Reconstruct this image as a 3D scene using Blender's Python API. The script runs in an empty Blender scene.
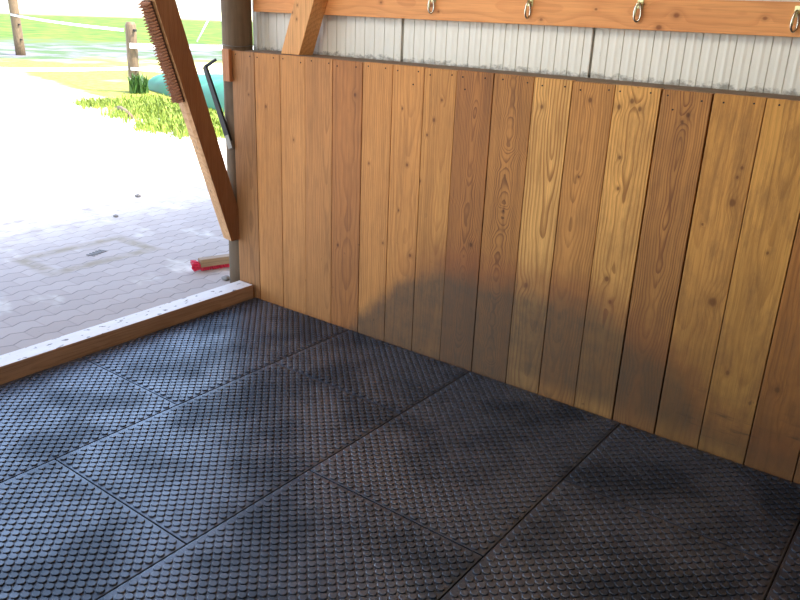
import bpy, bmesh, math, random
from mathutils import Vector, Matrix

R = random.Random(7)
scene = bpy.context.scene
COL = scene.collection
PI = math.pi

# ------------------------------------------------------------------ helpers
def link(o, parent=None):
    COL.objects.link(o)
    if parent is not None:
        o.parent = parent
    return o

def tag(o, label=None, cat=None, group=None, kind=None):
    if label: o['label'] = label
    if cat: o['category'] = cat
    if group: o['group'] = group
    if kind: o['kind'] = kind
    return o

def empty(name, loc=(0, 0, 0), rz=0.0):
    o = bpy.data.objects.new(name, None)
    o.empty_display_size = 0.1
    o.location = loc
    o.rotation_euler = (0, 0, rz)
    return link(o)

def mesh_obj(name, bm, mat, parent=None, smooth=False, loc=None):
    me = bpy.data.meshes.new(name)
    bmesh.ops.recalc_face_normals(bm, faces=bm.faces)
    bm.to_mesh(me)
    bm.free()
    if smooth:
        for p in me.polygons: p.use_smooth = True
    if mat is not None:
        me.materials.append(mat)
    o = bpy.data.objects.new(name, me)
    if loc: o.location = loc
    return link(o, parent)

def add_hexa(bm, v8, bevel=0.0):
    """v8: bottom 4 (ccw) then top 4"""
    vs = [bm.verts.new(v) for v in v8]
    fs = [(0, 3, 2, 1), (4, 5, 6, 7), (0, 1, 5, 4), (1, 2, 6, 5), (2, 3, 7, 6), (3, 0, 4, 7)]
    faces = [bm.faces.new([vs[i] for i in f]) for f in fs]
    if bevel > 0:
        es = set()
        for f in faces: es.update(f.edges)
        bmesh.ops.bevel(bm, geom=list(es), offset=bevel, segments=2, affect='EDGES', profile=0.6)

def add_box(bm, x0, x1, y0, y1, z0, z1, bevel=0.0):
    add_hexa(bm, [(x0, y0, z0), (x1, y0, z0), (x1, y1, z0), (x0, y1, z0),
                  (x0, y0, z1), (x1, y0, z1), (x1, y1, z1), (x0, y1, z1)], bevel)

def add_prism(bm, poly, axis, a, b, bevel=0.0):
    """poly: 2-D points; extruded along axis from a to b"""
    def P(q, t):
        if axis == 'x': return (t, q[0], q[1])
        if axis == 'y': return (q[0], t, q[1])
        return (q[0], q[1], t)
    va = [bm.verts.new(P(q, a)) for q in poly]
    vb = [bm.verts.new(P(q, b)) for q in poly]
    n = len(poly)
    fs = [bm.faces.new(va), bm.faces.new(list(reversed(vb)))]
    for i in range(n):
        fs.append(bm.faces.new([va[i], vb[i], vb[(i + 1) % n], va[(i + 1) % n]]))
    if bevel > 0:
        es = set()
        for f in fs: es.update(f.edges)
        bmesh.ops.bevel(bm, geom=list(es), offset=bevel, segments=2, affect='EDGES', profile=0.6)

def add_tube(bm, pts, rad, seg=10, closed=False):
    pts = [Vector(p) for p in pts]
    n = len(pts)
    rads = rad if isinstance(rad, (list, tuple)) else [rad] * n
    rings = []
    prev = None
    for i, p in enumerate(pts):
        if closed:
            t = pts[(i + 1) % n] - pts[i - 1]
        else:
            t = pts[min(i + 1, n - 1)] - pts[max(i - 1, 0)]
        t.normalize()
        if prev is None:
            a = Vector((0, 0, 1)) if abs(t.z) < 0.9 else Vector((1, 0, 0))
            u = t.cross(a).normalized()
        else:
            u = (prev - t * prev.dot(t)).normalized()
        prev = u
        v = t.cross(u)
        rings.append([bm.verts.new(p + (u * math.cos(2 * PI * k / seg) + v * math.sin(2 * PI * k / seg)) * rads[i]) for k in range(seg)])
    m = n if closed else n - 1
    for i in range(m):
        a, b = rings[i], rings[(i + 1) % n]
        for k in range(seg):
            bm.faces.new([a[k], a[(k + 1) % seg], b[(k + 1) % seg], b[k]])
    if not closed:
        bm.faces.new(list(reversed(rings[0])))
        bm.faces.new(rings[-1])

# ------------------------------------------------------------------ shader helper
class NT:
    def __init__(s, name):
        s.mat = bpy.data.materials.new(name)
        s.mat.use_nodes = True
        s.t = s.mat.node_tree
        s.t.nodes.clear()
        s.out = s.t.nodes.new('ShaderNodeOutputMaterial')
        s.b = s.t.nodes.new('ShaderNodeBsdfPrincipled')
        s.t.links.new(s.b.outputs[0], s.out.inputs[0])
    def set(s, sock, v):
        if isinstance(v, bpy.types.NodeSocket): s.t.links.new(v, sock)
        elif isinstance(v, (tuple, list)):
            sock.default_value = (*v, 1.0) if (len(v) == 3 and sock.type == 'RGBA') else v
        else: sock.default_value = v
    def n(s, kind, **kw):
        nd = s.t.nodes.new(kind)
        for k, v in kw.items(): setattr(nd, k, v)
        return nd
    def m(s, op, a, b=None, c=None, clamp=False):
        nd = s.n('ShaderNodeMath', operation=op, use_clamp=clamp)
        s.set(nd.inputs[0], a)
        if b is not None: s.set(nd.inputs[1], b)
        if c is not None: s.set(nd.inputs[2], c)
        return nd.outputs[0]
    def mix(s, f, a, b, bt='MIX'):
        nd = s.n('ShaderNodeMix', data_type='RGBA', blend_type=bt)
        s.set(nd.inputs[0], f); s.set(nd.inputs[6], a); s.set(nd.inputs[7], b)
        return nd.outputs[2]
    def step(s, v, lo, hi):
        """smooth 0..1 as v goes lo -> hi (lo may exceed hi)"""
        nd = s.n('ShaderNodeMapRange', interpolation_type='SMOOTHSTEP')
        if lo > hi:
            s.set(nd.inputs['Value'], v)
            nd.inputs['From Min'].default_value = hi; nd.inputs['From Max'].default_value = lo
            nd.inputs['To Min'].default_value = 1; nd.inputs['To Max'].default_value = 0
        else:
            s.set(nd.inputs['Value'], v)
            nd.inputs['From Min'].default_value = lo; nd.inputs['From Max'].default_value = hi
        return nd.outputs[0]
    def obj(s):
        return s.n('ShaderNodeTexCoord').outputs['Object']
    def pos(s):
        return s.n('ShaderNodeNewGeometry').outputs['Position']
    def sep(s, v):
        nd = s.n('ShaderNodeSeparateXYZ'); s.set(nd.inputs[0], v); return nd.outputs
    def comb(s, x, y, z):
        nd = s.n('ShaderNodeCombineXYZ')
        s.set(nd.inputs[0], x); s.set(nd.inputs[1], y); s.set(nd.inputs[2], z)
        return nd.outputs[0]
    def noise(s, vec, scale=1.0, detail=3.0, rough=0.5):
        nd = s.n('ShaderNodeTexNoise')
        s.set(nd.inputs['Vector'], vec)
        nd.inputs['Scale'].default_value = scale
        nd.inputs['Detail'].default_value = detail
        nd.inputs['Roughness'].default_value = rough
        return nd.outputs[0]
    def scale(s, vec, k):
        nd = s.n('ShaderNodeVectorMath', operation='MULTIPLY')
        s.set(nd.inputs[0], vec); nd.inputs[1].default_value = k
        return nd.outputs[0]
    def shift(s, vec, k):
        nd = s.n('ShaderNodeVectorMath', operation='ADD')
        s.set(nd.inputs[0], vec); nd.inputs[1].default_value = k
        return nd.outputs[0]
    def bump(s, h, strength=0.3, dist=0.002):
        nd = s.n('ShaderNodeBump')
        nd.inputs['Strength'].default_value = strength
        nd.inputs['Distance'].default_value = dist
        s.set(nd.inputs['Height'], h)
        s.t.links.new(nd.outputs[0], s.b.inputs['Normal'])
    def done(s, color, rough=0.6, metal=0.0, spec=0.5):
        s.set(s.b.inputs['Base Color'], color)
        s.set(s.b.inputs['Roughness'], rough)
        s.set(s.b.inputs['Metallic'], metal)
        s.b.inputs['Specular IOR Level'].default_value = spec
        return s.mat

def lin(r, g, b):
    f = lambda c: (c / 255 / 12.92) if c / 255 <= 0.04045 else ((c / 255 + 0.055) / 1.055) ** 2.4
    return (f(r), f(g), f(b))

def plain(name, col, rough=0.6, metal=0.0, var=0.12, sc=12.0):
    t = NT(name)
    nz = t.noise(t.obj(), sc, 4.0)
    c = t.mix(nz, tuple(x * (1 - var) for x in col), tuple(min(1, x * (1 + var)) for x in col))
    return t.done(c, rough, metal)

def wood(name, base, dark, seed, axis='z', pith=(0.0, 0.06), tilt=0.02, period=0.009, contrast=0.6,
         knots=(), streaks=0.35, grime_falloff=False, wobble=0.012, rough=0.62, freq=2.6):
    """sawn softwood: growth rings about a wandering pith, cut by the board's faces"""
    t = NT(name)
    rr = random.Random(seed)
    off = (rr.uniform(-50, 50), rr.uniform(-50, 50), rr.uniform(-50, 50))
    o = t.sep(t.obj())
    if axis == 'z': u, w, l = o[0], o[1], o[2]
    elif axis == 'x': u, w, l = o[2], o[1], o[0]
    else: u, w, l = o[2], o[0], o[1]
    V = t.shift(t.comb(u, w, l), off)
    # wandering pith
    n1 = t.noise(t.scale(V, (1.5, 1.5, 2.0)), 1.0, 2.0)
    n2 = t.noise(t.shift(t.scale(V, (2.0, 2.0, freq)), (9, 3, 5)), 1.0, 2.0)
    du = t.m('SUBTRACT', t.m('MULTIPLY_ADD', t.m('SUBTRACT', n1, 0.5), wobble * 3.0, u), pith[0])
    dw = t.m('ADD', t.m('SUBTRACT', w, pith[1]),
             t.m('ADD', t.m('MULTIPLY', l, tilt), t.m('MULTIPLY', t.m('SUBTRACT', n2, 0.5), wobble * 5.0)))
    r = t.m('SQRT', t.m('ADD', t.m('MULTIPLY', du, du), t.m('MULTIPLY', dw, dw)))
    fine = t.noise(t.scale(V, (26, 26, 5)), 1.0, 2.0)
    r = t.m('ADD', r, t.m('MULTIPLY', t.m('SUBTRACT', fine, 0.5), 0.0045))
    kmask = None
    for (ku, kl, kr) in knots:
        a = t.m('SUBTRACT', u, ku)
        b = t.m('MULTIPLY', t.m('SUBTRACT', l, kl), 0.75)
        d = t.m('SQRT', t.m('ADD', t.m('MULTIPLY', a, a), t.m('MULTIPLY', b, b)))
        d = t.m('MULTIPLY_ADD', t.m('SUBTRACT', fine, 0.5), kr * 0.9, d)
        r = t.m('ADD', r, t.m('MULTIPLY', t.step(d, kr * 4.0, 0.0), kr * 1.1))
        k = t.m('MULTIPLY_ADD', t.step(d, kr * 1.0, kr * 0.4), 0.65, t.m('MULTIPLY', t.step(d, kr * 2.2, kr * 0.6), 0.35))
        kmask = k if kmask is None else t.m('MAXIMUM', kmask, k)
    ph = t.m('DIVIDE', r, period)
    fr = t.m('FRACT', ph)
    ring = t.m('MULTIPLY', t.step(fr, 0.35, 0.92), t.step(fr, 1.0, 0.93))
    ringvar = t.noise(t.comb(t.m('FLOOR', ph), 0.3, 0.7), 3.1, 0.0)
    ring = t.m('MULTIPLY', ring, t.m('MULTIPLY_ADD', ringvar, 1.1, 0.35))
    fib = t.noise(t.scale(V, (330, 330, 7)), 1.0, 3.0, 0.6)
    blot = t.noise(t.scale(V, (7, 7, 1.6)), 1.0, 3.0, 0.55)
    col = t.mix(t.m('MULTIPLY', ring, contrast, clamp=True), base, dark)
    col = t.mix(t.m('MULTIPLY', t.step(fib, 0.46, 0.72), streaks * 1.25), col, tuple(x * 0.5 for x in dark))
    st2 = t.noise(t.scale(V, (75, 75, 1.1)), 1.0, 4.0, 0.6)
    col = t.mix(t.m('MULTIPLY', t.step(st2, 0.48, 0.72), streaks * 1.1), col, tuple(x * 0.85 for x in dark))
    col = t.mix(t.m('MULTIPLY', t.step(st2, 0.5, 0.32), 0.30), col, tuple(min(1, x * 1.2) for x in base))
    col = t.mix(t.m('MULTIPLY', t.step(blot, 0.45, 0.8), 0.45), col, tuple(x * 0.9 for x in dark))
    col = t.mix(t.m('MULTIPLY', t.step(blot, 0.5, 0.25), 0.25), col, tuple(min(1, x * 1.25) for x in base))
    if kmask is not None:
        col = t.mix(t.m('MULTIPLY', kmask, 0.78), col, tuple(x * y for x, y in zip(dark, (0.33, 0.24, 0.2))))
    if grime_falloff:
        p = t.sep(t.pos())
        P = t.pos()
        # upper limit of the rubbed, dirty band along the wall
        cv = t.n('ShaderNodeFloatCurve')
        c = cv.mapping.curves[0]
        pts = [(-0.6, -0.10), (-0.2, 0.20), (0.1, 0.42), (0.4, 0.49), (0.65, 0.485), (0.83, 0.465), (1.0, 0.42), (1.2, 0.36), (1.36, 0.24), (1.5, 0.12), (1.9, 0.10)]
        q = [((x + 1.0) / 3.0, (z + 0.2)) for x, z in pts]
        c.points[0].location = (0.0, 0.02); c.points[1].location = (1.0, 0.3)
        for x, z in q: c.points.new(x, z)
        cv.mapping.update()
        t.set(cv.inputs['Value'], t.m('DIVIDE', t.m('ADD', p[0], 1.0), 3.0))
        lim = t.m('SUBTRACT', cv.outputs[0], 0.2)
        gn = t.noise(t.scale(P, (3.5, 1, 3.5)), 1.0, 4.0, 0.6)
        sp0 = t.noise(t.scale(P, (14, 5, 9)), 1.0, 5.0, 0.75)
        gd = t.m('SUBTRACT', p[2], t.m('ADD', t.m('ADD', lim, rr.uniform(-0.03, 0.03)), t.m('MULTIPLY', t.m('SUBTRACT', gn, 0.5), 0.16)))
        gd = t.m('ADD', gd, t.m('MULTIPLY', t.m('SUBTRACT', sp0, 0.5), 0.16))
        gd = t.m('ADD', gd, t.m('MULTIPLY', t.m('SUBTRACT', fib, 0.5), 0.05))
        g = t.step(gd, 0.07, -0.07)
        sp = t.noise(t.scale(P, (14, 5, 11)), 1.0, 5.0, 0.7)
        g = t.m('MULTIPLY', g, t.m('MULTIPLY_ADD', t.step(sp, 0.75, 0.25), 0.25, 0.75))
        # boards stay cleaner where they meet the mats
        low = t.m('MAXIMUM', t.step(p[2], 0.0, 0.10), t.step(p[0], 0.9, 0.5))
        g = t.m('MULTIPLY', g, t.m('MULTIPLY_ADD', low, 0.6, 0.4))
        redband = t.m('MULTIPLY', t.m('MULTIPLY', t.step(gd, 0.20, 0.04), t.step(gd, -0.08, 0.02)), 0.5)
        redband = t.m('MULTIPLY', redband, t.step(p[0], -0.3, 0.2))
        col = t.mix(redband, col, lin(128, 74, 46))
        col = t.mix(t.m('MULTIPLY', g, t.m('MULTIPLY_ADD', t.step(fib, 0.3, 0.7), -0.2, 1.0), clamp=True), col, lin(80, 67, 54))
        # light falloff painted in, darker downward and rightward; then scattered dark marks
        falloff = t.m('MULTIPLY', t.step(p[2], 1.0, 0.05), t.m('MULTIPLY_ADD', sp, 0.5, 0.2))
        falloff = t.m('MULTIPLY', falloff, t.m('MULTIPLY_ADD', t.step(p[0], 0.2, 1.5), 1.0, 0.4))
        col = t.mix(t.m('MULTIPLY', falloff, 1.0, clamp=True), col, lin(86, 60, 34))
        bl = t.noise(t.scale(P, (16, 5, 4.5)), 1.0, 6.0, 0.7)
        bl = t.m('MULTIPLY', t.step(bl, 0.42, 0.72), t.m('MULTIPLY_ADD', t.step(p[0], 0.6, 1.4), 0.35, 0.25))
        col = t.mix(bl, col, lin(120, 80, 46))
        mk = t.noise(t.scale(P, (24, 8, 18)), 1.0, 3.0, 0.6)
        mk = t.m('MULTIPLY', t.step(mk, 0.66, 0.76), t.step(p[2], 1.0, 0.2))
        col = t.mix(t.m('MULTIPLY', mk, 0.6), col, lin(70, 48, 30))
        sc = t.noise(t.scale(P, (3, 1, 22)), 1.0, 4.0, 0.6)
        sc = t.m('MULTIPLY', t.m('MULTIPLY', t.step(sc, 0.56, 0.7), t.step(p[0], 1.15, 1.4)), t.m('MULTIPLY', t.step(p[2], 0.3, 0.15), t.step(p[2], 0.0, 0.08)))
        col = t.mix(t.m('MULTIPLY', sc, 0.8), col, lin(62, 46, 34))
    t.bump(t.m('ADD', t.m('MULTIPLY', ring, -0.6), t.m('MULTIPLY', fib, 0.6)), 0.35, 0.0015)
    return t.done(col, rough, 0.0, 0.3)

# ------------------------------------------------------------------ materials
def rubber_material():
    t = NT('rubber')
    P = t.pos()
    o = t.sep(t.obj())
    big = t.noise(t.scale(P, (2.6, 2.6, 0)), 1.0, 4.0, 0.55)
    mid = t.noise(t.scale(P, (17, 17, 0)), 1.0, 4.0, 0.6)
    fine = t.noise(t.scale(P, (160, 160, 60)), 1.0, 2.0, 0.6)
    dust = t.m('MULTIPLY', t.step(big, 0.36, 0.60), t.m('MULTIPLY_ADD', mid, 0.8, 0.4), clamp=True)
    c = t.mix(dust, (0.009, 0.009, 0.012), (0.036, 0.037, 0.047))
    side = t.m('ABSOLUTE', t.sep(t.n('ShaderNodeNewGeometry').outputs['True Normal'])[2])
    c = t.mix(t.m('MULTIPLY', t.step(side, 0.75, 0.4), 0.85), c, (0.004, 0.004, 0.005))  # shade on the stud sides is put into the colour
    c = t.mix(t.m('MULTIPLY', t.step(fine, 0.64, 0.8), 0.35), c, (0.12, 0.12, 0.125))
    st = t.noise(t.scale(P, (9, 9, 0)), 1.0, 3.0)
    c = t.mix(t.m('MULTIPLY', t.step(st, 0.62, 0.8), 0.25), c, (0.05, 0.042, 0.036))
    rough = t.m('MULTIPLY_ADD', dust, -0.16, 0.54)
    rough = t.m('MULTIPLY_ADD', mid, 0.1, rough)
    t.set(t.b.inputs['Coat Weight'], t.m('MULTIPLY_ADD', dust, 0.8, 0.25, clamp=True))
    t.b.inputs['Coat Roughness'].default_value = 0.34
    t.b.inputs['Coat IOR'].default_value = 1.68
    t.b.inputs['Coat Tint'].default_value = (0.9, 0.95, 1.0, 1)
    t.b.inputs['Specular Tint'].default_value = (0.55, 0.75, 1.0, 1)  # blue of the sky sheen is put into the tint
    t.bump(fine, 0.12, 0.001)
    return t.done(c, rough, 0.0, 0.75)

def paving_material():
    t = NT('paving')
    P = t.pos(); p = t.sep(P)
    # zig-zag interlocking pavers: courses run along y, joints waver
    def tri(v, per, amp):
        f = t.m('PINGPONG', v, per / 2)
        return t.m('MULTIPLY', t.m('SUBTRACT', f, per / 4), amp * 4 / per)
    sm = t.noise(t.scale(P, (1.5, 1.5, 0)), 1.0, 2.0)
    xx = t.m('ADD', t.m('ADD', p[0], tri(p[1], 0.115, 0.013)), t.m('MULTIPLY', sm, 0.05))
    a = t.m('DIVIDE', xx, 0.112)
    row = t.m('FLOOR', a)
    fa = t.m('ABSOLUTE', t.m('SUBTRACT', t.m('FRACT', a), 0.5))
    ja = t.step(fa, 0.445, 0.485)
    yy = t.m('ADD', p[1], t.m('MULTIPLY', t.m('MODULO', row, 2.0), 0.115))
    b = t.m('DIVIDE', yy, 0.23)
    fb = t.m('ABSOLUTE', t.m('SUBTRACT', t.m('FRACT', b), 0.5))
    jb = t.m('MULTIPLY', t.step(fb, 0.475, 0.49), 0.3)
    joint = t.m('MAXIMUM', ja, jb)
    cell = t.n('ShaderNodeTexWhiteNoise', noise_dimensions='2D')
    t.set(cell.inputs['Vector'], t.comb(row, t.m('FLOOR', b), 0.0))
    n = t.noise(t.scale(P, (6, 6, 0)), 1.0, 5.0, 0.6)
    n2 = t.noise(t.scale(P, (1.3, 2.2, 0)), 1.0, 4.0, 0.6)
    fn = t.noise(t.scale(P, (60, 60, 0)), 1.0, 3.0, 0.6)
    c = t.mix(cell.outputs[0], (0.35, 0.285, 0.245), (0.40, 0.33, 0.29))
    c = t.mix(t.m('MULTIPLY', n, 0.35), c, (0.35, 0.33, 0.32))
    c = t.mix(t.m('MULTIPLY', joint, 0.75), c, (0.13, 0.11, 0.105))
    # sandy dust, thicker further out, and the patched strip round the drain
    far = t.step(p[0], -2.6, -4.2)
    sand = t.m('ADD', t.step(n2, 0.55, 0.72), t.m('MULTIPLY', far, t.step(n, 0.30, 0.55)), clamp=True)
    c = t.mix(t.m('MULTIPLY', sand, 0.8), c, (0.66, 0.60, 0.52))
    # frame of grit around the drain slab
    dx = t.m('ABSOLUTE', t.m('SUBTRACT', t.m('ADD', p[0], t.m('MULTIPLY', p[1], 0.0)), -2.52))
    dy = t.m('ABSOLUTE', t.m('SUBTRACT', p[1], -0.2))
    ex = t.m('SUBTRACT', dx, 0.20); ey = t.m('SUBTRACT', dy, 0.36)
    dd = t.m('ABSOLUTE', t.m('MAXIMUM', ex, ey))
    dd = t.m('MULTIPLY_ADD', t.m('SUBTRACT', n, 0.5), 0.10, dd)
    c = t.mix(t.m('MULTIPLY', t.step(dd, 0.075, 0.02), t.m('MULTIPLY_ADD', t.step(n, 0.4, 0.6), 0.55, 0.3)), c, (0.25, 0.20, 0.13))
    c = t.mix(t.m('MULTIPLY', t.step(fn, 0.66, 0.74), 0.5), c, (0.16, 0.13, 0.10))
    t.bump(t.m('SUBTRACT', t.m('MULTIPLY', fn, 0.15), joint), 0.4, 0.004)
    return t.done(c, 0.8, 0.0, 0.3)

def field_material():
    t = NT('yard_and_field')
    P = t.pos(); p = t.sep(P)
    n = t.noise(t.scale(P, (0.9, 0.9, 0)), 1.0, 5.0, 0.6)
    nb = t.noise(t.scale(P, (0.16, 0.16, 0)), 1.0, 5.0, 0.6)
    nf = t.noise(t.scale(P, (7, 7, 0)), 1.0, 4.0, 0.7)
    # s: metres past the edge of the yard (edge runs past the fence)
    s = t.m('ADD', t.m('ADD', p[1], t.m('MULTIPLY', p[0], 0.25)), -2.0)
    s = t.m('MULTIPLY_ADD', t.m('SUBTRACT', n, 0.5), 1.1, s)
    dist = t.m('SQRT', t.m('ADD', t.m('MULTIPLY', p[0], p[0]), t.m('MULTIPLY', p[1], p[1])))
    dist = t.m('MULTIPLY_ADD', t.m('SUBTRACT', nb, 0.5), 11.0, dist)
    yard = t.mix(nf, (0.62, 0.58, 0.50), (0.78, 0.74, 0.66))
    near_grass = t.mix(t.step(nf, 0.3, 0.7), (0.15, 0.18, 0.02), (0.30, 0.27, 0.06))
    far_grass = t.mix(t.step(n, 0.35, 0.65), (0.04, 0.095, 0.010), (0.13, 0.16, 0.02))
    track = t.mix(t.step(n, 0.40, 0.6), (0.14, 0.125, 0.14), (0.06, 0.10, 0.035))
    c = t.mix(t.step(s, 0.0, 0.5), yard, near_grass)
    c = t.mix(t.m('MULTIPLY', t.step(nb, 0.55, 0.62), t.step(s, 0.3, 0.8)), c, (0.5, 0.46, 0.2))
    c = t.mix(t.step(dist, 21.0, 22.5), c, track)
    c = t.mix(t.step(dist, 29.0, 33.0), c, far_grass)
    c = t.mix(t.step(dist, 75.0, 95.0), c, (0.66, 0.64, 0.36))
    t.bump(nf, 0.3, 0.02)
    return t.done(c, 0.9, 0.0, 0.15)

def panel_material():
    t = NT('white_panel')
    P = t.pos(); p = t.sep(P)
    n = t.noise(t.scale(P, (5, 5, 5)), 1.0, 4.0)
    fn = t.noise(t.scale(P, (26, 20, 40)), 1.0, 4.0, 0.7)
    c = t.mix(n, (0.72, 0.68, 0.60), (0.80, 0.76, 0.68))
    # dust gathered along the bottom where the sheet meets the ledge
    d = t.m('MULTIPLY', t.step(t.m('MULTIPLY_ADD', t.m('SUBTRACT', fn, 0.5), 0.10, p[2]), 1.395, 1.365), 0.75)
    c = t.mix(d, c, (0.16, 0.14, 0.11))
    c = t.mix(t.m('MULTIPLY', t.step(fn, 0.68, 0.76), 0.35), c, (0.3, 0.27, 0.23))
    return t.done(c, 0.45, 0.0, 0.4)

def bark_pole_material():
    t = NT('weathered_pole')
    o = t.obj()
    n = t.noise(t.scale(o, (30, 30, 2.0)), 1.0, 5.0, 0.65)
    b = t.noise(t.scale(o, (4, 4, 3)), 1.0, 4.0, 0.6)
    c = t.mix(n, lin(78, 60, 44), lin(126, 106, 84))
    c = t.mix(t.m('MULTIPLY', t.step(b, 0.5, 0.75), 0.5), c, lin(62, 48, 36))
    t.bump(n, 0.4, 0.003)
    return t.done(c, 0.8, 0.0, 0.2)

M = {}
M['rubber'] = rubber_material()
M['paving'] = paving_material()
M['field'] = field_material()
M['panel'] = panel_material()
M['pole'] = bark_pole_material()
M['dark_gap'] = plain('dark_backing', (0.018, 0.011, 0.008), 0.9)
M['concrete'] = plain('concrete', (0.05, 0.05, 0.05), 0.9)
M['ledge'] = plain('dusty_ledge', lin(122, 104, 84), 0.9, var=0.4, sc=30)
M['nail'] = plain('rusty_nail', lin(52, 38, 30), 0.5, 0.6)
M['hook_zinc'] = plain('yellow_zinc', lin(196, 186, 140), 0.32, 0.85)
M['hook_steel'] = plain('bright_steel', lin(200, 190, 176), 0.25, 1.0)
M['black_metal'] = plain('dark_iron', lin(26, 19, 19), 0.65, 0.0)
M['grey_metal'] = plain('galvanised', lin(120, 116, 110), 0.5, 0.6)
M['bristle'] = plain('brown_bristle', lin(176, 126, 96), 0.75, var=0.3, sc=40)
M['bristle_back'] = plain('brown_backing', lin(70, 42, 30), 0.8)
M['red_bristle'] = plain('red_bristle', lin(205, 24, 62), 0.55, var=0.25, sc=60)
M['broom_wood'] = wood('broom_wood', lin(150, 122, 92), lin(112, 86, 62), 3, axis='x', pith=(0, 0.03), period=0.006, contrast=0.4)
M['fence_wood'] = wood('fence_wood', lin(112, 92, 68), lin(70, 56, 42), 5, pith=(0, 0.0), period=0.01, contrast=0.5)
M['tape'] = plain('white_tape', (0.85, 0.85, 0.84), 0.5)
M['teal'] = plain('teal_sheet', (0.03, 0.165, 0.095), 0.6, var=0.35, sc=1.6)
M['leaf'] = plain('grass_leaf', (0.18, 0.24, 0.02), 0.7, var=0.5, sc=2.0)
M['ivy'] = plain('dark_leaf', (0.05, 0.12, 0.025), 0.5, var=0.4, sc=9.0)
M['stone'] = plain('stone', (0.22, 0.2, 0.18), 0.85, var=0.3)
M['stick'] = plain('stick_wood', (0.13, 0.085, 0.05), 0.85, var=0.3)
M['drain'] = plain('drain_iron', (0.16, 0.145, 0.13), 0.7, 0.2)
M['ceiling'] = wood('ceiling_wood', lin(214, 178, 132), lin(178, 136, 92), 8, axis='x', pith=(0.1, 0.1), period=0.012, contrast=0.3)
M['side_wall'] = wood('side_wall_wood', lin(150, 108, 70), lin(110, 74, 46), 9, pith=(0, 0.1), period=0.012, contrast=0.3)
M['lintel'] = wood('lintel_wood', lin(176, 124, 78), lin(120, 76, 44), 10, axis='y', pith=(0.03, 0.05), contrast=0.4)

# ------------------------------------------------------------------ setting: ground
FLOOR = -0.016
bm = bmesh.new(); add_box(bm, -1.24, 4.6, -5.6, 0.2, -0.12, FLOOR)
tag(mesh_obj('floor', bm, M['concrete']), 'dark stall floor lying under the rubber mats', 'floor', kind='structure')

bm = bmesh.new(); add_box(bm, -4.75, -1.24, -7.0, 7.0, -0.12, 0.0)
tag(mesh_obj('paving', bm, M['paving']), 'pale interlocking zigzag paving outside the stall opening, half in shade', 'paving', kind='structure')

bm = bmesh.new()   # yard and field, a broad gently uneven sheet
N = 60
xs = [-4.75 - 140 * (i / N) ** 2.2 for i in range(N + 1)]
ys = [-60 + 200 * j / 80 for j in range(81)]
grid = [[bm.verts.new((x, y, -0.004 + (0.0 if x > -40 else 0.0))) for y in ys] for x in xs]
for i in range(N):
    for j in range(80):
        bm.faces.new([grid[i][j], grid[i][j + 1], grid[i + 1][j + 1], grid[i + 1][j]])
tag(mesh_obj('ground', bm, M['field']), 'sunlit pale yard running out to green and yellow grass', 'ground', kind='structure')

# ------------------------------------------------------------------ rubber mats
def mat_mesh(w, l, px=0.0417, py=0.0207):
    bm = bmesh.new()
    t = 0.0125                                   # slab top sits below the studs
    add_box(bm, 0.0022, w - 0.0022, -l + 0.0022, -0.0022, FLOOR, -0.0035, 0.0025)
    ny = int(round((l - 0.022) / py)); pyy = (l - 0.022) / ny
    nx = int(round((w - 0.026) / px)); pxx = (w - 0.026) / nx
    S = 9
    def stud(cx, cy, k):
        rings = []
        for (rx, ry, z) in ((0.0142, 0.0126, -0.0036), (0.0138, 0.0122, 0.0004), (0.0120, 0.0104, 0.0016)):
            rings.append([bm.verts.new((cx + k * rx * math.cos(2 * PI * i / S), cy + k * ry * math.sin(2 * PI * i / S), z)) for i in range(S)])
        for a, b in zip(rings[:-1], rings[1:]):
            for i in range(S):
                bm.faces.new([a[i], a[(i + 1) % S], b[(i + 1) % S], b[i]])
        bm.faces.new(rings[-1])
    for j in range(ny):
        cy = -0.011 - (j + 0.5) * pyy
        for i in range(nx + 1):
            cx = 0.013 + (i + (0.25 if j % 2 == 0 else 0.75)) * pxx
            if cx < 0.0185 or cx > w - 0.0185 or cy > -0.0175 or cy < -l + 0.0175: continue
            stud(cx, cy, 1.0)
    me = bpy.data.meshes.new('rubber_mat')
    bmesh.ops.recalc_face_normals(bm, faces=bm.faces)
    bm.to_mesh(me); bm.free()
    me.materials.append(M['rubber'])
    return me

X = [-1.119, -0.393, 0.370, 1.126, 1.878, 2.63]
H2, H1 = 0.5555, 1.120
_mm = {}
def mat_for(i, l):
    w = round(X[i + 1] - X[i], 4)
    if (w, l) not in _mm: _mm[(w, l)] = mat_mesh(w, l)
    return _mm[(w, l)]
MATS = [
    (0, 0.0, H1, 'blue-grey studded rubber mat in the corner between threshold timber and board wall'),
    (0, -H1, H1, 'blue-sheened studded rubber mat along the threshold timber at left edge of the photo'),
    (1, 0.0, H2, 'half-length dark studded rubber mat against the wall, next to the corner mat'),
    (1, -H2, H1, 'whole studded rubber mat in the middle of the floor, showing all four sides'),
    (1, -H2 - H1, H1, 'blue-sheened studded rubber mat at the bottom left corner of the photo'),
    (2, 0.0, H1, 'full-length dark studded rubber mat under the grimy middle of the wall'),
    (2, -H1, H1, 'studded rubber mat at the bottom centre of the photo'),
    (3, 0.0, H2, 'half-length black studded rubber mat against the right end of the wall'),
    (3, -H2, H1, 'black studded rubber mat at the bottom of the photo, right of centre'),
    (4, 0.0, H1, 'sliver of black studded rubber mat in the bottom right corner of the photo'),
]
for (i, y, l, lab) in MATS:
    o = link(bpy.data.objects.new('rubber_mat', mat_for(i, l)))
    o.location = (X[i], y - 0.004, 0.0)
    tag(o, lab, 'rubber mat', 'studded rubber mats on the stall floor')

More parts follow.
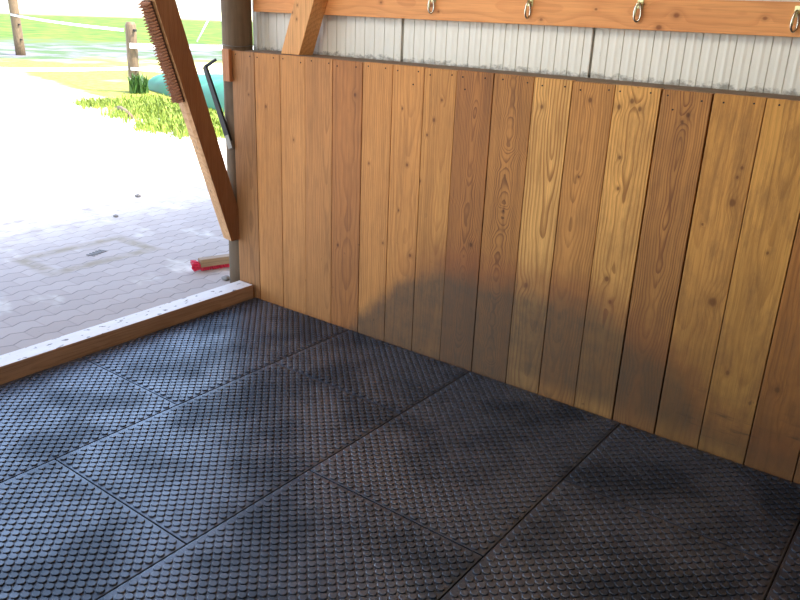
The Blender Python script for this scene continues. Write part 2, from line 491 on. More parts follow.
# ------------------------------------------------------------------ board wall
WH = 1.371
seam = [-1.08, -0.892, -0.716, -0.53, -0.34, -0.162, 0.015, 0.187, 0.372, 0.56, 0.729, 0.905, 1.084, 1.268, 1.446, 1.625, 1.802, 1.985, 2.165, 2.345, 2.52]
wall = empty('wall_back', (-1.235, 0.015, FLOOR))
tag(wall, 'half-height wall of upright sawn boards behind the rubber mats', 'wall', kind='structure')
wl = wall.location
#  base colour, dark ring colour, pith(u,w), tilt, ring period, contrast, knots (world x, z, radius)
PL = [
    ((176, 122, 78), (124, 84, 54), (0.03, 0.05), 0.010, 0.010, 0.55, [(-1.13, 1.15, .006)]),
    ((202, 140, 86), (160, 100, 56), (-0.2, 0.05), 0.015, 0.011, 0.40, [(-1.0, 1.1, .008)]),
    ((204, 142, 88), (162, 104, 60), (0.15, 0.05), 0.020, 0.012, 0.40, [(-0.80, 0.95, .009)]),
    ((190, 130, 80), (140, 92, 56), (0.06, 0.03), 0.012, 0.010, 0.50, []),
    ((178, 116, 68), (126, 78, 44), (0.01, 0.10), 0.020, 0.012, 0.45, [(-0.386, 1.215, .008), (-0.485, 0.446, .008)]),
    ((202, 140, 84), (158, 102, 58), (-0.12, 0.04), 0.020, 0.011, 0.45, [(-0.188, 0.518, .007), (-0.29, 0.9, .007)]),
    ((204, 142, 84), (158, 102, 58), (0.02, 0.09), 0.030, 0.013, 0.45, [(-0.06, 0.925, .009), (-0.10, 1.18, .006), (-0.02, 0.49, .008), (-0.10, 0.7, .007)]),
    ((198, 140, 82), (150, 96, 54), (0.03, 0.05), 0.025, 0.010, 0.50, [(0.116, 1.238, .006), (0.079, 1.147, .008), (0.045, 1.077, .008), (0.018, 0.861, .008)]),
    ((170, 112, 64), (112, 70, 38), (0.01, 0.035), 0.020, 0.0065, 0.80, [(0.319, 0.614, .010)]),
    ((178, 122, 70), (112, 72, 40), (0.0, 0.050), 0.020, 0.0060, 0.95, [(0.47, 0.80, .007)]),
    ((222, 168, 104), (150, 100, 54), (0.025, 0.045), 0.035, 0.013, 1.00, [(0.606, 1.257, .012), (0.615, 0.491, .014)]),
    ((196, 138, 80), (140, 92, 50), (-0.03, 0.06), 0.050, 0.010, 0.70, [(0.809, 1.303, .010), (0.80, 1.0, .006)]),
    ((220, 164, 98), (152, 102, 54), (0.0, 0.03), 0.012, 0.012, 0.85, [(0.977, 1.315, .011), (0.93, 1.289, .011), (1.012, 1.289, .010), (0.976, 0.606, .010), (1.002, 0.512, .009), (0.96, 1.10, .007), (0.97, 0.98, .007)]),
    ((184, 128, 74), (124, 78, 44), (0.0, 0.045), 0.045, 0.0085, 0.85, [(1.192, 1.286, .009), (1.175, 1.259, .008)]),
    ((200, 144, 80), (156, 104, 54), (-0.05, 0.10), 0.030, 0.012, 0.40, [(1.396, 0.614, .019), (1.410, 1.125, .006), (1.40, 1.09, .006), (1.40, 0.998, .014), (1.31, 0.90, .005)]),
    ((208, 152, 84), (160, 110, 56), (0.02, 0.07), 0.055, 0.018, 0.45, [(1.55, 0.84, .007), (1.50, 0.35, .010)]),
    ((176, 116, 62), (130, 80, 42), (0.03, 0.08), 0.030, 0.012, 0.45, [(1.68, 0.338, .013)]),
    ((184, 124, 68), (134, 84, 46), (0.0, 0.05), 0.030, 0.011, 0.45, []),
    ((196, 138, 80), (146, 94, 52), (0.04, 0.06), 0.030, 0.011, 0.45, []),
    ((182, 122, 68), (132, 82, 46), (0.0, 0.05), 0.030, 0.011, 0.45, []),
    ((196, 138, 80), (146, 94, 52), (-0.03, 0.06), 0.030, 0.011, 0.45, []),
]
nail_bm = bmesh.new()
bmesh.ops.create_cone(nail_bm, cap_ends=True, segments=10, radius1=0.0036, radius2=0.003, depth=0.003, matrix=Matrix.Rotation(PI / 2, 4, 'X'))
nail_me = bpy.data.meshes.new('nail'); nail_bm.to_mesh(nail_me); nail_bm.free(); nail_me.materials.append(M['nail'])
gapw = [0.0008, 0.0012, 0.001, 0.001, 0.003, 0.003, 0.002, 0.0015, 0.0012, 0.0025, 0.0018, 0.002, 0.0015, 0.005, 0.005, 0.0018, 0.003, 0.003, 0.003, 0.003, 0.003, 0.003]
def warm(c):
    r, g, b = lin(*c)
    return (min(r * 1.02, 0.95), g * 0.975, b * 0.78)
extra = {8: dict(freq=5.0, wobble=0.014), 9: dict(freq=6.5, wobble=0.017), 10: dict(freq=2.2, wobble=0.014), 11: dict(freq=3.0, wobble=0.016), 13: dict(freq=3.5, wobble=0.016)}
for k, spec in enumerate(PL):
    xl_t = xl_b = (seam[k - 1] if k else 0)
    if k == 0: xl_t, xl_b = -1.2555, -1.2525
    xr = seam[k]
    gl, gr = gapw[k] / 2 + 0.0006, gapw[k + 1] / 2 + 0.0006
    xc = (xl_b + xr) / 2
    base, dark, pith, tilt, per, con, kn = spec
    kn = [(x - xc, z - FLOOR, r) for x, z, r in kn]
    m = wood('board_wood', warm(base), warm(dark), 100 + k, pith=pith, tilt=tilt, period=per, contrast=min(1.0, con * 1.25), knots=kn, grime_falloff=True, **extra.get(k, {}))
    top = WH - FLOOR - 0.001 + R.uniform(-0.003, 0.001)
    dy = R.uniform(-0.0015, 0.0015)
    bm = bmesh.new()
    y0, y1 = -0.015 + dy, 0.015
    a, b, c, d = xl_b + gl - xc, xr - gr - xc, xl_t + gl - xc, xr - gr - xc
    add_hexa(bm, [(a, y0, 0), (b, y0, 0), (b, y1, 0), (a, y1, 0), (c, y0, top), (d, y0, top), (d, y1, top), (c, y1, top)], 0.0022)
    pl = mesh_obj('board', bm, m, wall)
    pl.location = (xc - wl.x, 0, 0)
    w = xr - xl_t
    for s in (0.18, 0.82):
        nl = link(bpy.data.objects.new('nail', nail_me), pl)
        nl.location = (xl_t - xc + w * s + R.uniform(-0.012, 0.012), y0 - 0.0008, top - R.uniform(0.016, 0.03))
    if k in (6, 8, 13):
        nl = link(bpy.data.objects.new('nail', nail_me), pl)
        nl.location = (R.uniform(-0.05, 0.05), y0 - 0.0008, top - R.uniform(0.05, 0.09))
bm = bmesh.new(); add_box(bm, 0.03, 3.755, 0.0155, 0.035, 0, WH - FLOOR - 0.03)
mesh_obj('backing', bm, M['dark_gap'], wall)
bm = bmesh.new(); add_box(bm, 0.05, 3.755, 0.0155, 0.185, WH - FLOOR - 0.028, WH - FLOOR, 0.003)
tag(mesh_obj('top_ledge', bm, M['ledge'], wall), 'dusty grey-brown top ledge')

# short offcut nailed on the pole at the wall's left end
bm = bmesh.new(); add_box(bm, -0.027, 0.027, -0.0, 0.024, 0, 0.168, 0.003)
blk = mesh_obj('wood_block', bm, wood('offcut_wood', lin(184, 120, 76), lin(136, 84, 50), 41, pith=(0.02, 0.03), period=0.007), loc=(-1.2725, -0.0285, 1.208))
tag(blk, 'short upright wooden offcut fixed at the top left end of the board wall', 'wood block')

# ------------------------------------------------------------------ ribbed white sheets above the ledge
wo = empty('wall_outer', (-1.24, 0.2, 0.0))
tag(wo, 'ribbed white cladding showing between the board wall and the hook rail', 'wall', kind='structure')
def sheet(x0, x1):
    bm = bmesh.new()
    z0, z1 = 0.0, 2.6
    pitch = 0.0615
    prof = []
    x = x0
    i = 0
    while x < x1 - 1e-4:
        prof += [(x, 0.0), (min(x + 0.0006, x1), 0.006), (min(x + 0.003, x1), 0.006), (min(x + 0.0036, x1), 0.0),
                 (min(x + 0.022, x1), 0.0), (min(x + 0.031, x1), -0.0016), (min(x + 0.034, x1), -0.0016), (min(x + 0.043, x1), 0.0)]
        x += pitch
    pr = []
    for q in prof:
        if not pr or q[0] > pr[-1][0] + 1e-5: pr.append(q)
    rings = []
    for q in pr:
        rings.append([bm.verts.new((q[0] + 1.24, q[1], z0)), bm.verts.new((q[0] + 1.24, q[1], z1)),
                      bm.verts.new((q[0] + 1.24, 0.02, z1)), bm.verts.new((q[0] + 1.24, 0.02, z0))])
    for a, b in zip(rings[:-1], rings[1:]):
        for k in range(4):
            bm.faces.new([a[k], a[(k + 1) % 4], b[(k + 1) % 4], b[k]])
    bm.faces.new(rings[0]); bm.faces.new(list(reversed(rings[-1])))
    return mesh_obj('cladding_sheet', bm, M['panel'], wo)
sheet(-1.30, -0.268)
sheet(-0.2600, 0.700)
sheet(0.708, 1.668)
sheet(1.676, 2.63)
bm = bmesh.new(); add_box(bm, -0.06, 5.85, 0.022, 0.04, 0, 2.6)
mesh_obj('cladding_backing', bm, M['dark_gap'], wo)

# ------------------------------------------------------------------ hook rail with snap hooks
RY0, RY1 = 0.135, 0.199
bm = bmesh.new(); add_box(bm, -1.922, 1.9, -0.032, 0.032, -0.0565, 0.0565, 0.003)
railm = wood('rail_wood', lin(226, 156, 96), lin(190, 116, 66), 61, axis='x', pith=(0.02, 0.06), tilt=0.01, period=0.014, contrast=0.45, streaks=0.2,
             knots=[(0.005, -0.76, .010), (-0.02, -0.72, .006), (-0.035, -0.205, .008), (0.012, 0.03, .006), (0.0, 0.35, .012), (-0.045, 0.29, .010), (0.035, 0.22, .006), (0.01, -1.05, .007), (0.0, 0.66, .008)])
rail = mesh_obj('hook_rail', bm, railm, loc=(0.70, (RY0 + RY1) / 2, 1.6235))
tag(rail, 'long horizontal pine timber carrying the snap hooks above the board wall', 'timber beam')

def snap_hook(x, zb, tilt, ry, lab):
    """zb: bottom of the snap loop"""
    root = empty('snap_hook', (x, RY0, zb))
    tag(root, lab, 'snap hook', 'snap hooks on the timber rail')
    bm = bmesh.new(); add_box(bm, -0.012, 0.012, -0.004, 0.0, 0.048, 0.086, 0.0015)
    mesh_obj('wall_plate', bm, M['hook_zinc'], root)
    bm = bmesh.new()    # staple eye standing off the plate
    pts = [(-0.007, -0.002, 0.066), (-0.007, -0.014, 0.064), (-0.004, -0.022, 0.062), (0.0, -0.0245, 0.0615), (0.004, -0.022, 0.062), (0.007, -0.014, 0.064), (0.007, -0.002, 0.066)]
    add_tube(bm, pts, 0.0026, 8)
    mesh_obj('eye', bm, M['hook_zinc'], root, True)
    bm = bmesh.new()    # pear-shaped snap body
    pts = []
    n = 28
    for i in range(n):
        a = 2 * PI * i / n
        z = 0.036 - 0.0335 * math.cos(a)
        wdt = 0.0150 * (1.0 - 0.38 * (z - 0.0025) / 0.067) * math.sin(a)
        pts.append((wdt, -0.019, z))
    c, s = math.cos(ry), math.sin(ry)
    pts = [(p[0] * c, p[1] + p[0] * s, p[2]) for p in pts]
    add_tube(bm, pts, 0.0042, 8, closed=True)
    lp = mesh_obj('snap_loop', bm, M['hook_steel'], root, True)
    bm = bmesh.new()
    add_tube(bm, [(p[0] * 0.62 + 0.0, p[1], p[2]) for p in pts[17:24]], 0.003, 8)
    mesh_obj('gate', bm, M['hook_zinc'], lp, True)
    bm = bmesh.new()
    bmesh.ops.create_cone(bm, cap_ends=True, segments=12, radius1=0.006, radius2=0.0045, depth=0.014, matrix=Matrix.Translation((0, -0.019, 0.066)))
    mesh_obj('swivel', bm, M['hook_zinc'], lp, True)
    return root
HK = [(-0.048, 1.594, 0.5, 'snap hook on the timber rail nearest the leaning brace'),
      (0.440, 1.590, 1.1, 'second snap hook on the timber rail, its thin loop seen nearly edge-on'),
      (0.907, 1.594, 0.4, 'third snap hook along the timber rail, with a wide pear-shaped loop'),
      (1.462, 1.582, 0.8, 'snap hook at the right end of the timber rail by the photo edge')]
for x, zb, ry, lab in HK: snap_hook(x, zb, 0, ry, lab)

# leaning brace standing on the ledge in front of the rail
bm = bmesh.new()
zt = 2.6
def bx(z, x0): return x0 + (z - 1.372) * 0.395
add_prism(bm, [(bx(1.372, -0.915), 1.372), (bx(1.372, -0.787), 1.372), (bx(zt, -0.787), zt), (bx(zt, -0.915), zt)], 'y', 0.032, 0.134, 0.003)
bmesh.ops.translate(bm, verts=bm.verts, vec=(0.85, -0.08, -1.372))
bc = mesh_obj('timber_brace', bm, wood('brace_wood', lin(230, 168, 106), lin(192, 126, 72), 71, pith=(-0.15, 0.07), period=0.012, contrast=0.4,
              knots=[(0.02, 0.20, .008), (0.055, 0.235, .007), (0.02, 0.24, .006), (0.05, 0.17, .007)]), loc=(-0.85, 0.08, 1.372))
tag(bc, 'leaning pine brace standing on the wall ledge in front of the rail', 'timber brace')

# ------------------------------------------------------------------ round pole
bm = bmesh.new()
pts = []; rads = []
n = 14
for i in range(n + 1):
    z = -0.05 + 2.65 * i / n
    pts.append((0.012 * math.sin(z * 2.0) * 0.4 - 0.012 * (1 - z / 2.6), 0.0, z))
    rads.append(0.088 - 0.004 * z + 0.001 * math.sin(z * 7))
add_tube(bm, pts, rads, 28)
pole = mesh_obj('round_pole', bm, M['pole'], None, True, loc=(-1.302, 0.0905, 0.0))
tag(pole, 'thick weathered round pole at the left end of the board wall', 'pole')
bm = bmesh.new()
add_tube(bm, [(0.0865 * math.cos(a), 0.0865 * math.sin(a), 1.392 + 0.004 * math.sin(a * 2)) for a in [2 * PI * k / 32 for k in range(32)]], 0.0018, 6, closed=True)
tag(mesh_obj('wire', bm, M['grey_metal'], pole, True), 'thin wire wound round the pole')

# ------------------------------------------------------------------ doorway brace with its brush
def under(z): return -0.05 - 0.336 * (z - 0.325)
def over(z): return 0.0 - 0.347 * (z - 0.565)
zt = 2.36
poly = [(under(0.322), 0.322), (-0.004, 0.322), (-0.004, 0.57), (over(zt), zt), (under(zt), zt)]
bm = bmesh.new()
oy, oz = -0.004, 0.322
def ui(z): return -0.062 - 0.322 * (z - 0.325)
def oi(z): return -0.004 - 0.317 * (z - 0.50)
inner = [(ui(0.322), 0.322), (0.001, 0.322), (0.001, 0.50), (oi(zt), zt), (ui(zt), zt)]
outer = [(under(0.322) + 0.004, 0.322), (0.001, 0.322), (0.001, 0.53), (over(zt), zt), (under(zt) + 0.004, zt)]
va = [bm.verts.new((-0.034, q[0] - oy, q[1] - oz)) for q in outer]
vb = [bm.verts.new((0.052, q[0] - oy, q[1] - oz)) for q in inner]
bm.faces.new(va); bm.faces.new(list(reversed(vb)))
for i in range(5): bm.faces.new([va[i], vb[i], vb[(i + 1) % 5], va[(i + 1) % 5]])
bmesh.ops.bevel(bm, geom=list(bm.edges), offset=0.003, segments=2, affect='EDGES', profile=0.6)
db = mesh_obj('doorway_brace', bm, wood('doorway_brace_wood', lin(210, 160, 112), lin(165, 112, 70), 81, pith=(0.02, -0.1), period=0.011, contrast=0.45, knots=[(0.0, 0.3, .006), (0.01, 0.55, .006)]),
              loc=(-1.295, oy, oz))
tag(db, 'slanting timber brace across the left opening, its foot against the round pole', 'timber brace')

# brush mat on the underside of that brace
dvec = Vector((0, -0.336, 1)).normalized()
nvec = Vector((0, -dvec.z, dvec.y))          # outward from the underside (towards -y, down)
p0 = Vector((-1.290, under(1.125) + 0.004, 1.125)) + nvec * 0.007
brush = empty('scratching_brush', p0)
tag(brush, 'brown bristly scratching brush fastened along the underside of the doorway brace', 'brush')
Lb = 0.505
def bpt(x, l, h): return Vector((x, 0, 0)) + dvec * l + nvec * h
bm = bmesh.new()
add_hexa(bm, [bpt(-0.035, 0, 0), bpt(0.035, 0, 0), bpt(0.035, 0, 0.010), bpt(-0.035, 0, 0.010),
              bpt(-0.035, Lb, 0), bpt(0.035, Lb, 0), bpt(0.035, Lb, 0.010), bpt(-0.035, Lb, 0.010)], 0.001)
mesh_obj('brush_back', bm, M['bristle_back'], brush)
bm = bmesh.new()
nr, nc = 34, 7
for j in range(nr):
    for i in range(nc):
        x = -0.030 + 0.060 * i / (nc - 1) + R.uniform(-.001, .001)
        l = 0.008 + (Lb - 0.016) * j / (nr - 1) + R.uniform(-.001, .001)
        rad = 0.0066
        base = [bm.verts.new(bpt(x + rad * math.cos(q), l + rad * math.sin(q), 0.009)) for q in [2 * PI * k / 6 for k in range(6)]]
        tx, tl = R.uniform(-.003, .003), R.uniform(-.002, .002) - 0.003
        tip = [bm.verts.new(bpt(x + tx + 0.0018 * math.cos(q), l + tl + 0.0018 * math.sin(q), 0.040 + R.uniform(-.003, .003))) for q in [2 * PI * k / 6 for k in range(6)]]
        for k in range(6): bm.faces.new([base[k], base[(k + 1) % 6], tip[(k + 1) % 6], tip[k]])
        bm.faces.new(tip)
br = mesh_obj('bristles', bm, M['bristle'], brush)
br['kind'] = 'stuff'

# ------------------------------------------------------------------ threshold timber
bm = bmesh.new(); add_box(bm, -0.058, 0.058, -2.5, 2.5, 0.0, 0.092, 0.004)
ths = wood('threshold_wood_sawn', lin(172, 138, 108), lin(128, 96, 70), 91, axis='y', pith=(0.03, 0.04), period=0.010, contrast=0.45)
def lit_top(mat):  # pale top face stands in for sky light; the dark specks are dirt
    t = NT('tmp'); bpy.data.materials.remove(t.mat)
    t.mat = mat; t.t = mat.node_tree
    t.b = [n for n in t.t.nodes if n.type == 'BSDF_PRINCIPLED'][0]
    old = t.b.inputs['Base Color'].links[0].from_socket
    up = t.step(t.sep(t.n('ShaderNodeNewGeometry').outputs['True Normal'])[2], 0.3, 0.8)
    P = t.pos()
    n = t.noise(t.scale(P, (18, 5, 10)), 1.0, 4.0, 0.6)
    sp = t.noise(t.scale(P, (45, 22, 10)), 1.0, 2.0, 0.5)
    c = t.mix(n, (0.62, 0.57, 0.53), (0.78, 0.75, 0.73))
    c = t.mix(t.m('MULTIPLY', t.step(sp, 0.63, 0.68), 0.85), c, (0.09, 0.07, 0.06))
    c = t.mix(up, old, c)
    t.set(t.b.inputs['Base Color'], c)
lit_top(ths)
def shaded_side(mat):  # shade of the inward face is painted into the colour
    t = NT('tmp'); bpy.data.materials.remove(t.mat)
    t.mat = mat; t.t = mat.node_tree
    t.b = [n for n in t.t.nodes if n.type == 'BSDF_PRINCIPLED'][0]
    old = t.b.inputs['Base Color'].links[0].from_socket
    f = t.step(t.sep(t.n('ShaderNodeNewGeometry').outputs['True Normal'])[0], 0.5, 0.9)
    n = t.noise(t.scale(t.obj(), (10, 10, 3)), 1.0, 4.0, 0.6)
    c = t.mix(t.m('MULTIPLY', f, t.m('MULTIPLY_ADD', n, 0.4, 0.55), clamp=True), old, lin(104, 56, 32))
    t.set(t.b.inputs['Base Color'], c)
shaded_side(db.data.materials[0])
th = mesh_obj('threshold_timber', bm, ths, loc=(-1.180, -2.516, FLOOR))
th.location.x = -1.1805
tag(th, 'low squared threshold timber lying on the ground between mats and paving', 'timber beam')

# ------------------------------------------------------------------ bent iron bar on the pole
lever = empty('bent_bar', (-1.281, -0.0105, 0.867))
tag(lever, 'dark bent iron bar leaning out from the round pole', 'iron bar')
bm = bmesh.new()
A, B, C_ = Vector((-0.006, 0, 0.014)), Vector((-0.183, 0, 0.404)), Vector((-0.121, 0.028, 0.445))
def flat_bar(bm, a, b, w0, w1, th):
    d = (b - a).normalized(); s = Vector((0, 1, 0)); s = (s - d * s.dot(d)).normalized(); q = d.cross(s)
    v = []
    for p, w in ((a, w0), (b, w1)):
        v += [p - s * th - q * w, p + s * th - q * w, p + s * th + q * w, p - s * th + q * w]
    add_hexa(bm, v, 0.002)
flat_bar(bm, A, B, 0.020, 0.0145, 0.007)
flat_bar(bm, B + Vector((-0.004, 0, -0.004)), C_, 0.008, 0.006, 0.006)
mesh_obj('bar', bm, M['black_metal'], lever)
bm = bmesh.new(); flat_bar(bm, A + Vector((0.016, 0, -0.036)), A + Vector((-0.015, 0, 0.034)), 0.018, 0.0175, 0.0085)
tag(mesh_obj('grey_end', bm, M['grey_metal'], lever), 'grey metal lower end')

# ------------------------------------------------------------------ broom head on the paving
ang = math.atan2(0.166, 0.060)
bh = empty('broom_head', (-1.690, 0.068, 0.0), ang)
tag(bh, 'red-bristled wooden broom head standing on the paving behind the round pole', 'broom')
bm = bmesh.new()
add_hexa(bm, [(0, 0, 0.030), (0.38, 0, 0.030), (0.38, 0.062, 0.030), (0, 0.062, 0.030),
              (0, 0.002, 0.080), (0.38, 0.002, 0.080), (0.38, 0.060, 0.080), (0, 0.060, 0.080)], 0.005)
mesh_obj('broom_block', bm, M['broom_wood'], bh)
bm = bmesh.new()
for i in range(30):
    for j in range(6):
        x = 0.010 + 0.36 * i / 29; y = 0.022 + 0.032 * j / 5
        add_tube(bm, [(x, y, 0.034), (x + R.uniform(-.006, .006), y + R.uniform(-.004, .006), 0.002)], [0.0042, 0.0048], 5)
# worn tufts at the end splay out past the block
for i in range(46):
    y = R.uniform(0.006, 0.058); z = R.uniform(0.012, 0.070)
    add_tube(bm, [(0.004, y, 0.032 + 0.3 * (z - 0.032)), (-0.018, y + R.uniform(-.005, .005), z), (-0.040 + R.uniform(-.012, .010), y + R.uniform(-.01, .01), max(.005, z * 1.02 + R.uniform(-.008, .006)))], [0.0045, 0.006, 0.0045], 5)
br = mesh_obj('bristles', bm, M['red_bristle'], bh)
br['kind'] = 'stuff'; br['label'] = 'red bristles'

# ------------------------------------------------------------------ outdoors: drain, stones, stick
bm = bmesh.new()
for i in range(5):
    add_box(bm, -0.066 + 0.030 * i, -0.054 + 0.030 * i, -0.032, 0.032, 0.0, 0.005, 0.001)
add_box(bm, -0.066, 0.066, -0.006, 0.006, 0.0, 0.004, 0.001)
dr = mesh_obj('drain_grate', bm, M['drain'], loc=(-2.50, -0.15, 0.0)); dr.rotation_euler.z = 1.9
tag(dr, 'small iron drain grate set in the paving outside the opening', 'drain grate')

def stone(x, y, r, lab, sq=0.55):
    bm = bmesh.new()
    bmesh.ops.create_icosphere(bm, subdivisions=2, radius=r)
    for v in bm.verts:
        k = 1 + 0.22 * math.sin(v.co.x * 4.1 / r + 1) * math.cos(v.co.y * 3.3 / r) + R.uniform(-.06, .06)
        v.co = Vector((v.co.x * k, v.co.y * k * 0.85, v.co.z * k * sq + r * sq * 0.8))
    o = mesh_obj('stone', bm, M['stone'], None, True, loc=(x, y, 0.0))
    tag(o, lab, 'stone')
stone(-3.68, 1.007, 0.030, 'small dark stone lying on the bright paving left of the doorway brace')
stone(-3.227, 0.485, 0.022, 'tiny stone on the paving near the edge of the shade')
stone(-1.465, 0.075, 0.030, 'small pale stone at the foot of the round pole')

bm = bmesh.new()
add_tube(bm, [(0, 0, 0.03), (0.25, -0.08, 0.05), (0.55, -0.21, 0.045), (0.98, -0.40, 0.03)], [0.03, 0.045, 0.045, 0.03], 8)
tag(mesh_obj('stick', bm, M['stick'], None, True, loc=(-8.75, 4.20, 0.0)), 'short brown stick lying at the edge of the grass beyond the yard', 'stick')

# ------------------------------------------------------------------ outdoors: fence
def post(x, y, h, r, lean, lab):
    bm = bmesh.new()
    pts = [(lean * t * h, 0, -0.1 + (h + 0.1) * t) for t in (0, .25, .5, .75, .96, 1.0)]
    add_tube(bm, pts, [r * 1.04, r * 1.02, r, r * .98, r * .95, r * .7], 12)
    o = mesh_obj('fence_post', bm, M['fence_wood'], None, True, loc=(x, y, 0.0))
    tag(o, lab, 'fence post', 'wooden fence posts')
    for z in (0.43, 0.83, 1.09):
        if z < h:
            bm = bmesh.new()
            add_box(bm, r * 0.6 + lean * z, r + 0.05 + lean * z, -0.02, 0.02, z - 0.02, z + 0.02, 0.004)
            tag(mesh_obj('insulator', bm, M['black_metal'], o), 'dark plastic tape insulator')
    return o
post(-10.768, 5.96, 1.23, 0.10, 0.02, 'grey wooden fence post with leaves at its foot, left of the doorway brace')
post(-20.628, 9.09, 2.0, 0.13, -0.05, 'tall pale fence post at the top left corner of the photo')

def tape(a, b, h, lab, sag=0.03):
    bm = bmesh.new()
    a, b = Vector(a), Vector(b)
    n = 16
    lo, hi = [], []
    for i in range(n + 1):
        t = i / n
        p = a.lerp(b, t); p.z -= sag * 4 * t * (1 - t)
        lo.append(bm.verts.new(p - Vector((0, 0, h / 2)))); hi.append(bm.verts.new(p + Vector((0, 0, h / 2))))
    for i in range(n): bm.faces.new([lo[i], lo[i + 1], hi[i + 1], hi[i]])
    o = mesh_obj('fence_tape', bm, M['tape'])
    sol = o.modifiers.new('thick', 'SOLIDIFY'); sol.thickness = 0.004
    tag(o, lab, 'fence tape', 'white fence tapes')
tape((-20.6, 8.92, 1.09), (-10.77, 5.83, 1.09), 0.05, 'upper white fence tape strung between the two wooden posts')
tape((-12.1, 3.3, 0.43), (-10.74, 5.83, 0.43), 0.055, 'low white fence tape running left from the post with leaves')
tape((-10.65, 5.83, 0.43), (-8.3, 7.6, 0.43), 0.05, 'low white fence tape running right from the post, behind the doorway brace')
tape((-10.60, 5.81, 0.83), (-9.9, 9.2, 0.83), 0.09, 'broad white fence tape at mid height between post and round pole')

def stake(a, b, r, lab):
    bm = bmesh.new(); add_tube(bm, [Vector((0, 0, 0)), Vector(b) - Vector(a)], r, 8)
    tag(mesh_obj('fence_stake', bm, M['tape'], None, True, loc=a), lab, 'fence stake', 'white plastic stakes')
stake((-26.294, 19.999, 0.0), (-26.0, 20.6, 1.15), 0.035, 'thin white stake standing on the far grass, left of two')
stake((-27.2, 23.4, 0.0), (-28.3, 22.7, 1.15), 0.035, 'thin white stake tilted the other way, nearest the round pole')

# teal sheeted heap behind the fence
bm = bmesh.new()
A, B = Vector((-11.4, 6.55, 0)), Vector((-6.6, 5.05, 0))
d = (B - A).normalized(); s = Vector((-d.y, d.x, 0))
nl, nsec = 40, 14
rings = []
for i in range(nl + 1):
    t = i / nl
    h = (0.30 + 0.22 * t) * min(1, (math.sin(PI * min(t * 6, 0.5)) if t < .09 else 1)) * (1 + 0.05 * math.sin(t * 31) + R.uniform(-.03, .03))
    w = 0.62
    ring = []
    for k in range(nsec + 1):
        a = PI * k / nsec
        p = A + d * (4.95 * t) + s * (-w * math.cos(a) + w)
        q = Vector((p.x, p.y, max(0.0, h * math.sin(a) ** 0.6 + R.uniform(-.008, .008)) if 0 < k < nsec else 0.0))
        ring.append(bm.verts.new(q))
    rings.append(ring)
for a, b in zip(rings[:-1], rings[1:]):
    for k in range(nsec): bm.faces.new([a[k], a[k + 1], b[k + 1], b[k]])
bm.faces.new(rings[0]); bm.faces.new(list(reversed(rings[-1])))
hp = mesh_obj('covered_heap', bm, M['teal'], None, True)
tag(hp, 'long low heap under teal plastic sheeting beyond the doorway brace', 'heap')

# grass tufts along the yard edge, leaves at the post foot
def blades(name, centers, count, spread, hmin, hmax, mat, lab, cat, wid=0.012):
    bm = bmesh.new()
    for (cx, cy, sp) in centers:
        for _ in range(count):
            a = R.uniform(0, 2 * PI); rr = sp * math.sqrt(R.random())
            x, y = cx + rr * math.cos(a), cy + rr * math.sin(a)
            h = R.uniform(hmin, hmax); q = R.uniform(0, 2 * PI)
            dx, dy = math.cos(q), math.sin(q); bend = R.uniform(0.1, 0.6) * h
            w = wid * R.uniform(.7, 1.4)
            v = [bm.verts.new((x - dy * w, y + dx * w, 0)), bm.verts.new((x + dy * w, y - dx * w, 0)),
                 bm.verts.new((x + dy * w * .8 + dx * bend * .4, y - dx * w * .8 + dy * bend * .4, h * .6)), bm.verts.new((x - dy * w * .8 + dx * bend * .4, y + dx * w * .8 + dy * bend * .4, h * .6)),
                 bm.verts.new((x + dx * bend, y + dy * bend, h))]
            bm.faces.new(v[:4]); bm.faces.new([v[3], v[2], v[4]])
    o = mesh_obj(name, bm, mat)
    tag(o, lab, cat, kind='stuff')
    return o
cent = []
for _ in range(70):
    t = R.random()
    x = -9.7 + 3.9 * t; y = 4.75 - 0.28 * (x + 9.0) + R.uniform(-.45, .75) - 0.15
    cent.append((x, y, 0.35))
blades('grass_verge', cent, 150, 0.4, 0.02, 0.12, M['leaf'], 'bright sunlit grass and weeds along the yard edge by the fence', 'grass', 0.009)
cent = [(-10.60, 5.84, 0.07), (-10.53, 5.96, 0.09)]
wd = blades('weed_clump', cent, 80, .2, 0.10, 0.40, M['ivy'], 'dark leafy weeds growing at the foot of the nearer fence post', 'plant', 0.025)

# ------------------------------------------------------------------ rest of the building (unseen; shapes the light coming in)
bm = bmesh.new(); add_box(bm, -1.92, 4.72, -5.4, 5.0, 2.6, 2.68)
tag(mesh_obj('ceiling', bm, M['ceiling']), 'board ceiling over the stall, above the frame', 'ceiling', kind='structure')
bm = bmesh.new(); add_box(bm, 4.6, 4.72, -5.4, 0.24, FLOOR, 2.6)
tag(mesh_obj('wall_right', bm, M['side_wall']), 'boarded right side wall of the stall, outside the photo', 'wall', kind='structure')
bm = bmesh.new(); add_box(bm, -1.0, 1.4, -5.4, -5.3, FLOOR, 1.2); add_box(bm, 1.4, 4.6, -5.4, -5.3, FLOOR, 2.6)  # added wall, stepped to keep light off the lower right boards
tag(mesh_obj('added_front_wall', bm, M['side_wall']), 'unseen boarded wall added behind the camera, half height at its left to shape the light', 'wall', kind='structure')
bm = bmesh.new(); add_box(bm, -0.05, 0.05, -2.75, 2.75, 0.0, 0.24, 0.004)
tag(mesh_obj('trim_1', bm, M['lintel'], loc=(-1.297, -2.6, 2.36)), 'door lintel timber over the left opening', 'lintel', kind='structure')

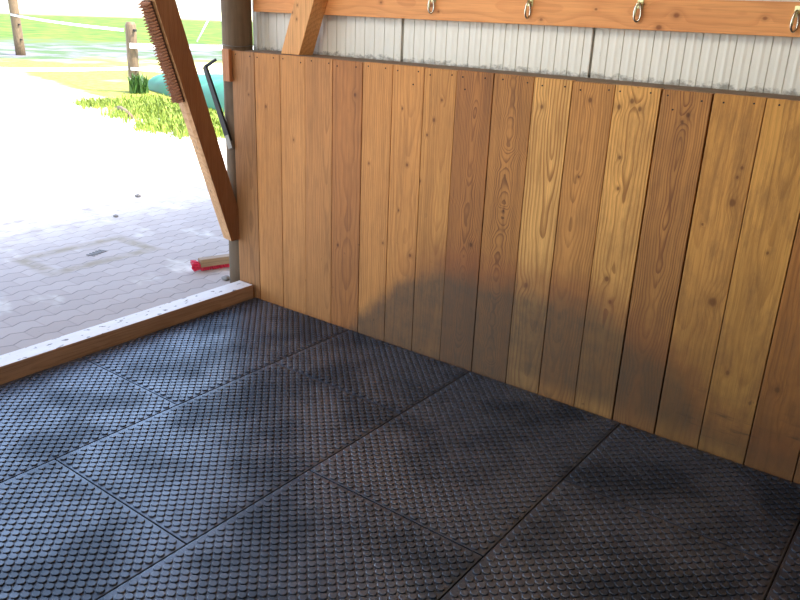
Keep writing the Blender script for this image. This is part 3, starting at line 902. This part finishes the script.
# ------------------------------------------------------------------ camera
f = 773.1976
cam = bpy.data.cameras.new('camera')
cam.sensor_fit = 'HORIZONTAL'; cam.sensor_width = 36.0
cam.lens = f * 36.0 / 800.0
cam.clip_end = 500
co = bpy.data.objects.new('camera', cam)
co.location = (2.07820349, -2.91851792, 1.6)
co.rotation_euler = (1.2129792, -0.0379315, 0.6485648)
link(co); scene.camera = co

# ------------------------------------------------------------------ light
w = bpy.data.worlds.new('sky'); scene.world = w
w.use_nodes = True
nt = w.node_tree; nt.nodes.clear()
sky = nt.nodes.new('ShaderNodeTexSky'); sky.sky_type = 'NISHITA'
sky.sun_disc = False
SUN_AZ = math.radians(28)          # direction to the sun, measured from +x towards +y
SUN_EL = math.radians(53)
sky.sun_elevation = SUN_EL
sky.sun_rotation = PI / 2 - SUN_AZ
sky.air_density = 1.0; sky.dust_density = 1.5
bg = nt.nodes.new('ShaderNodeBackground'); bg.inputs[1].default_value = 0.58
mx = nt.nodes.new('ShaderNodeMix'); mx.data_type = 'RGBA'
mx.inputs[0].default_value = 0.12
mx.inputs[7].default_value = (4.2, 4.3, 4.5, 1)
out = nt.nodes.new('ShaderNodeOutputWorld')
nt.links.new(sky.outputs[0], mx.inputs[6]); nt.links.new(mx.outputs[2], bg.inputs[0]); nt.links.new(bg.outputs[0], out.inputs[0])

sl = bpy.data.lights.new('sun', 'SUN'); sl.energy = 8.0; sl.angle = math.radians(0.6); sl.color = (1.0, 0.96, 0.88)
so = bpy.data.objects.new('sun', sl)
dv = Vector((math.cos(SUN_EL) * math.cos(SUN_AZ), math.cos(SUN_EL) * math.sin(SUN_AZ), math.sin(SUN_EL)))
so.rotation_euler = dv.to_track_quat('Z', 'Y').to_euler()
so.location = (6, 2, 8)
link(so)

al = bpy.data.lights.new('added_fill', 'AREA'); al.shape = 'RECTANGLE'; al.size = 1.6; al.size_y = 0.7  # added fill light, not a real fitting; brightens the upper board wall
al.energy = 21.0; al.color = (1.0, 0.93, 0.80)
ao = bpy.data.objects.new('added_fill', al); ao.location = (0.45, -1.8, 2.56)
ao.rotation_euler = (Vector((0.45, -1.8, 2.56)) - Vector((0.35, 0.0, 1.1))).to_track_quat('Z', 'Y').to_euler()
link(ao)

scene.view_settings.view_transform = 'Standard'
scene.view_settings.look = 'None'
scene.view_settings.exposure = 0.9
scene.cycles.max_bounces = 10
scene.cycles.diffuse_bounces = 6
scene.cycles.use_denoising = True
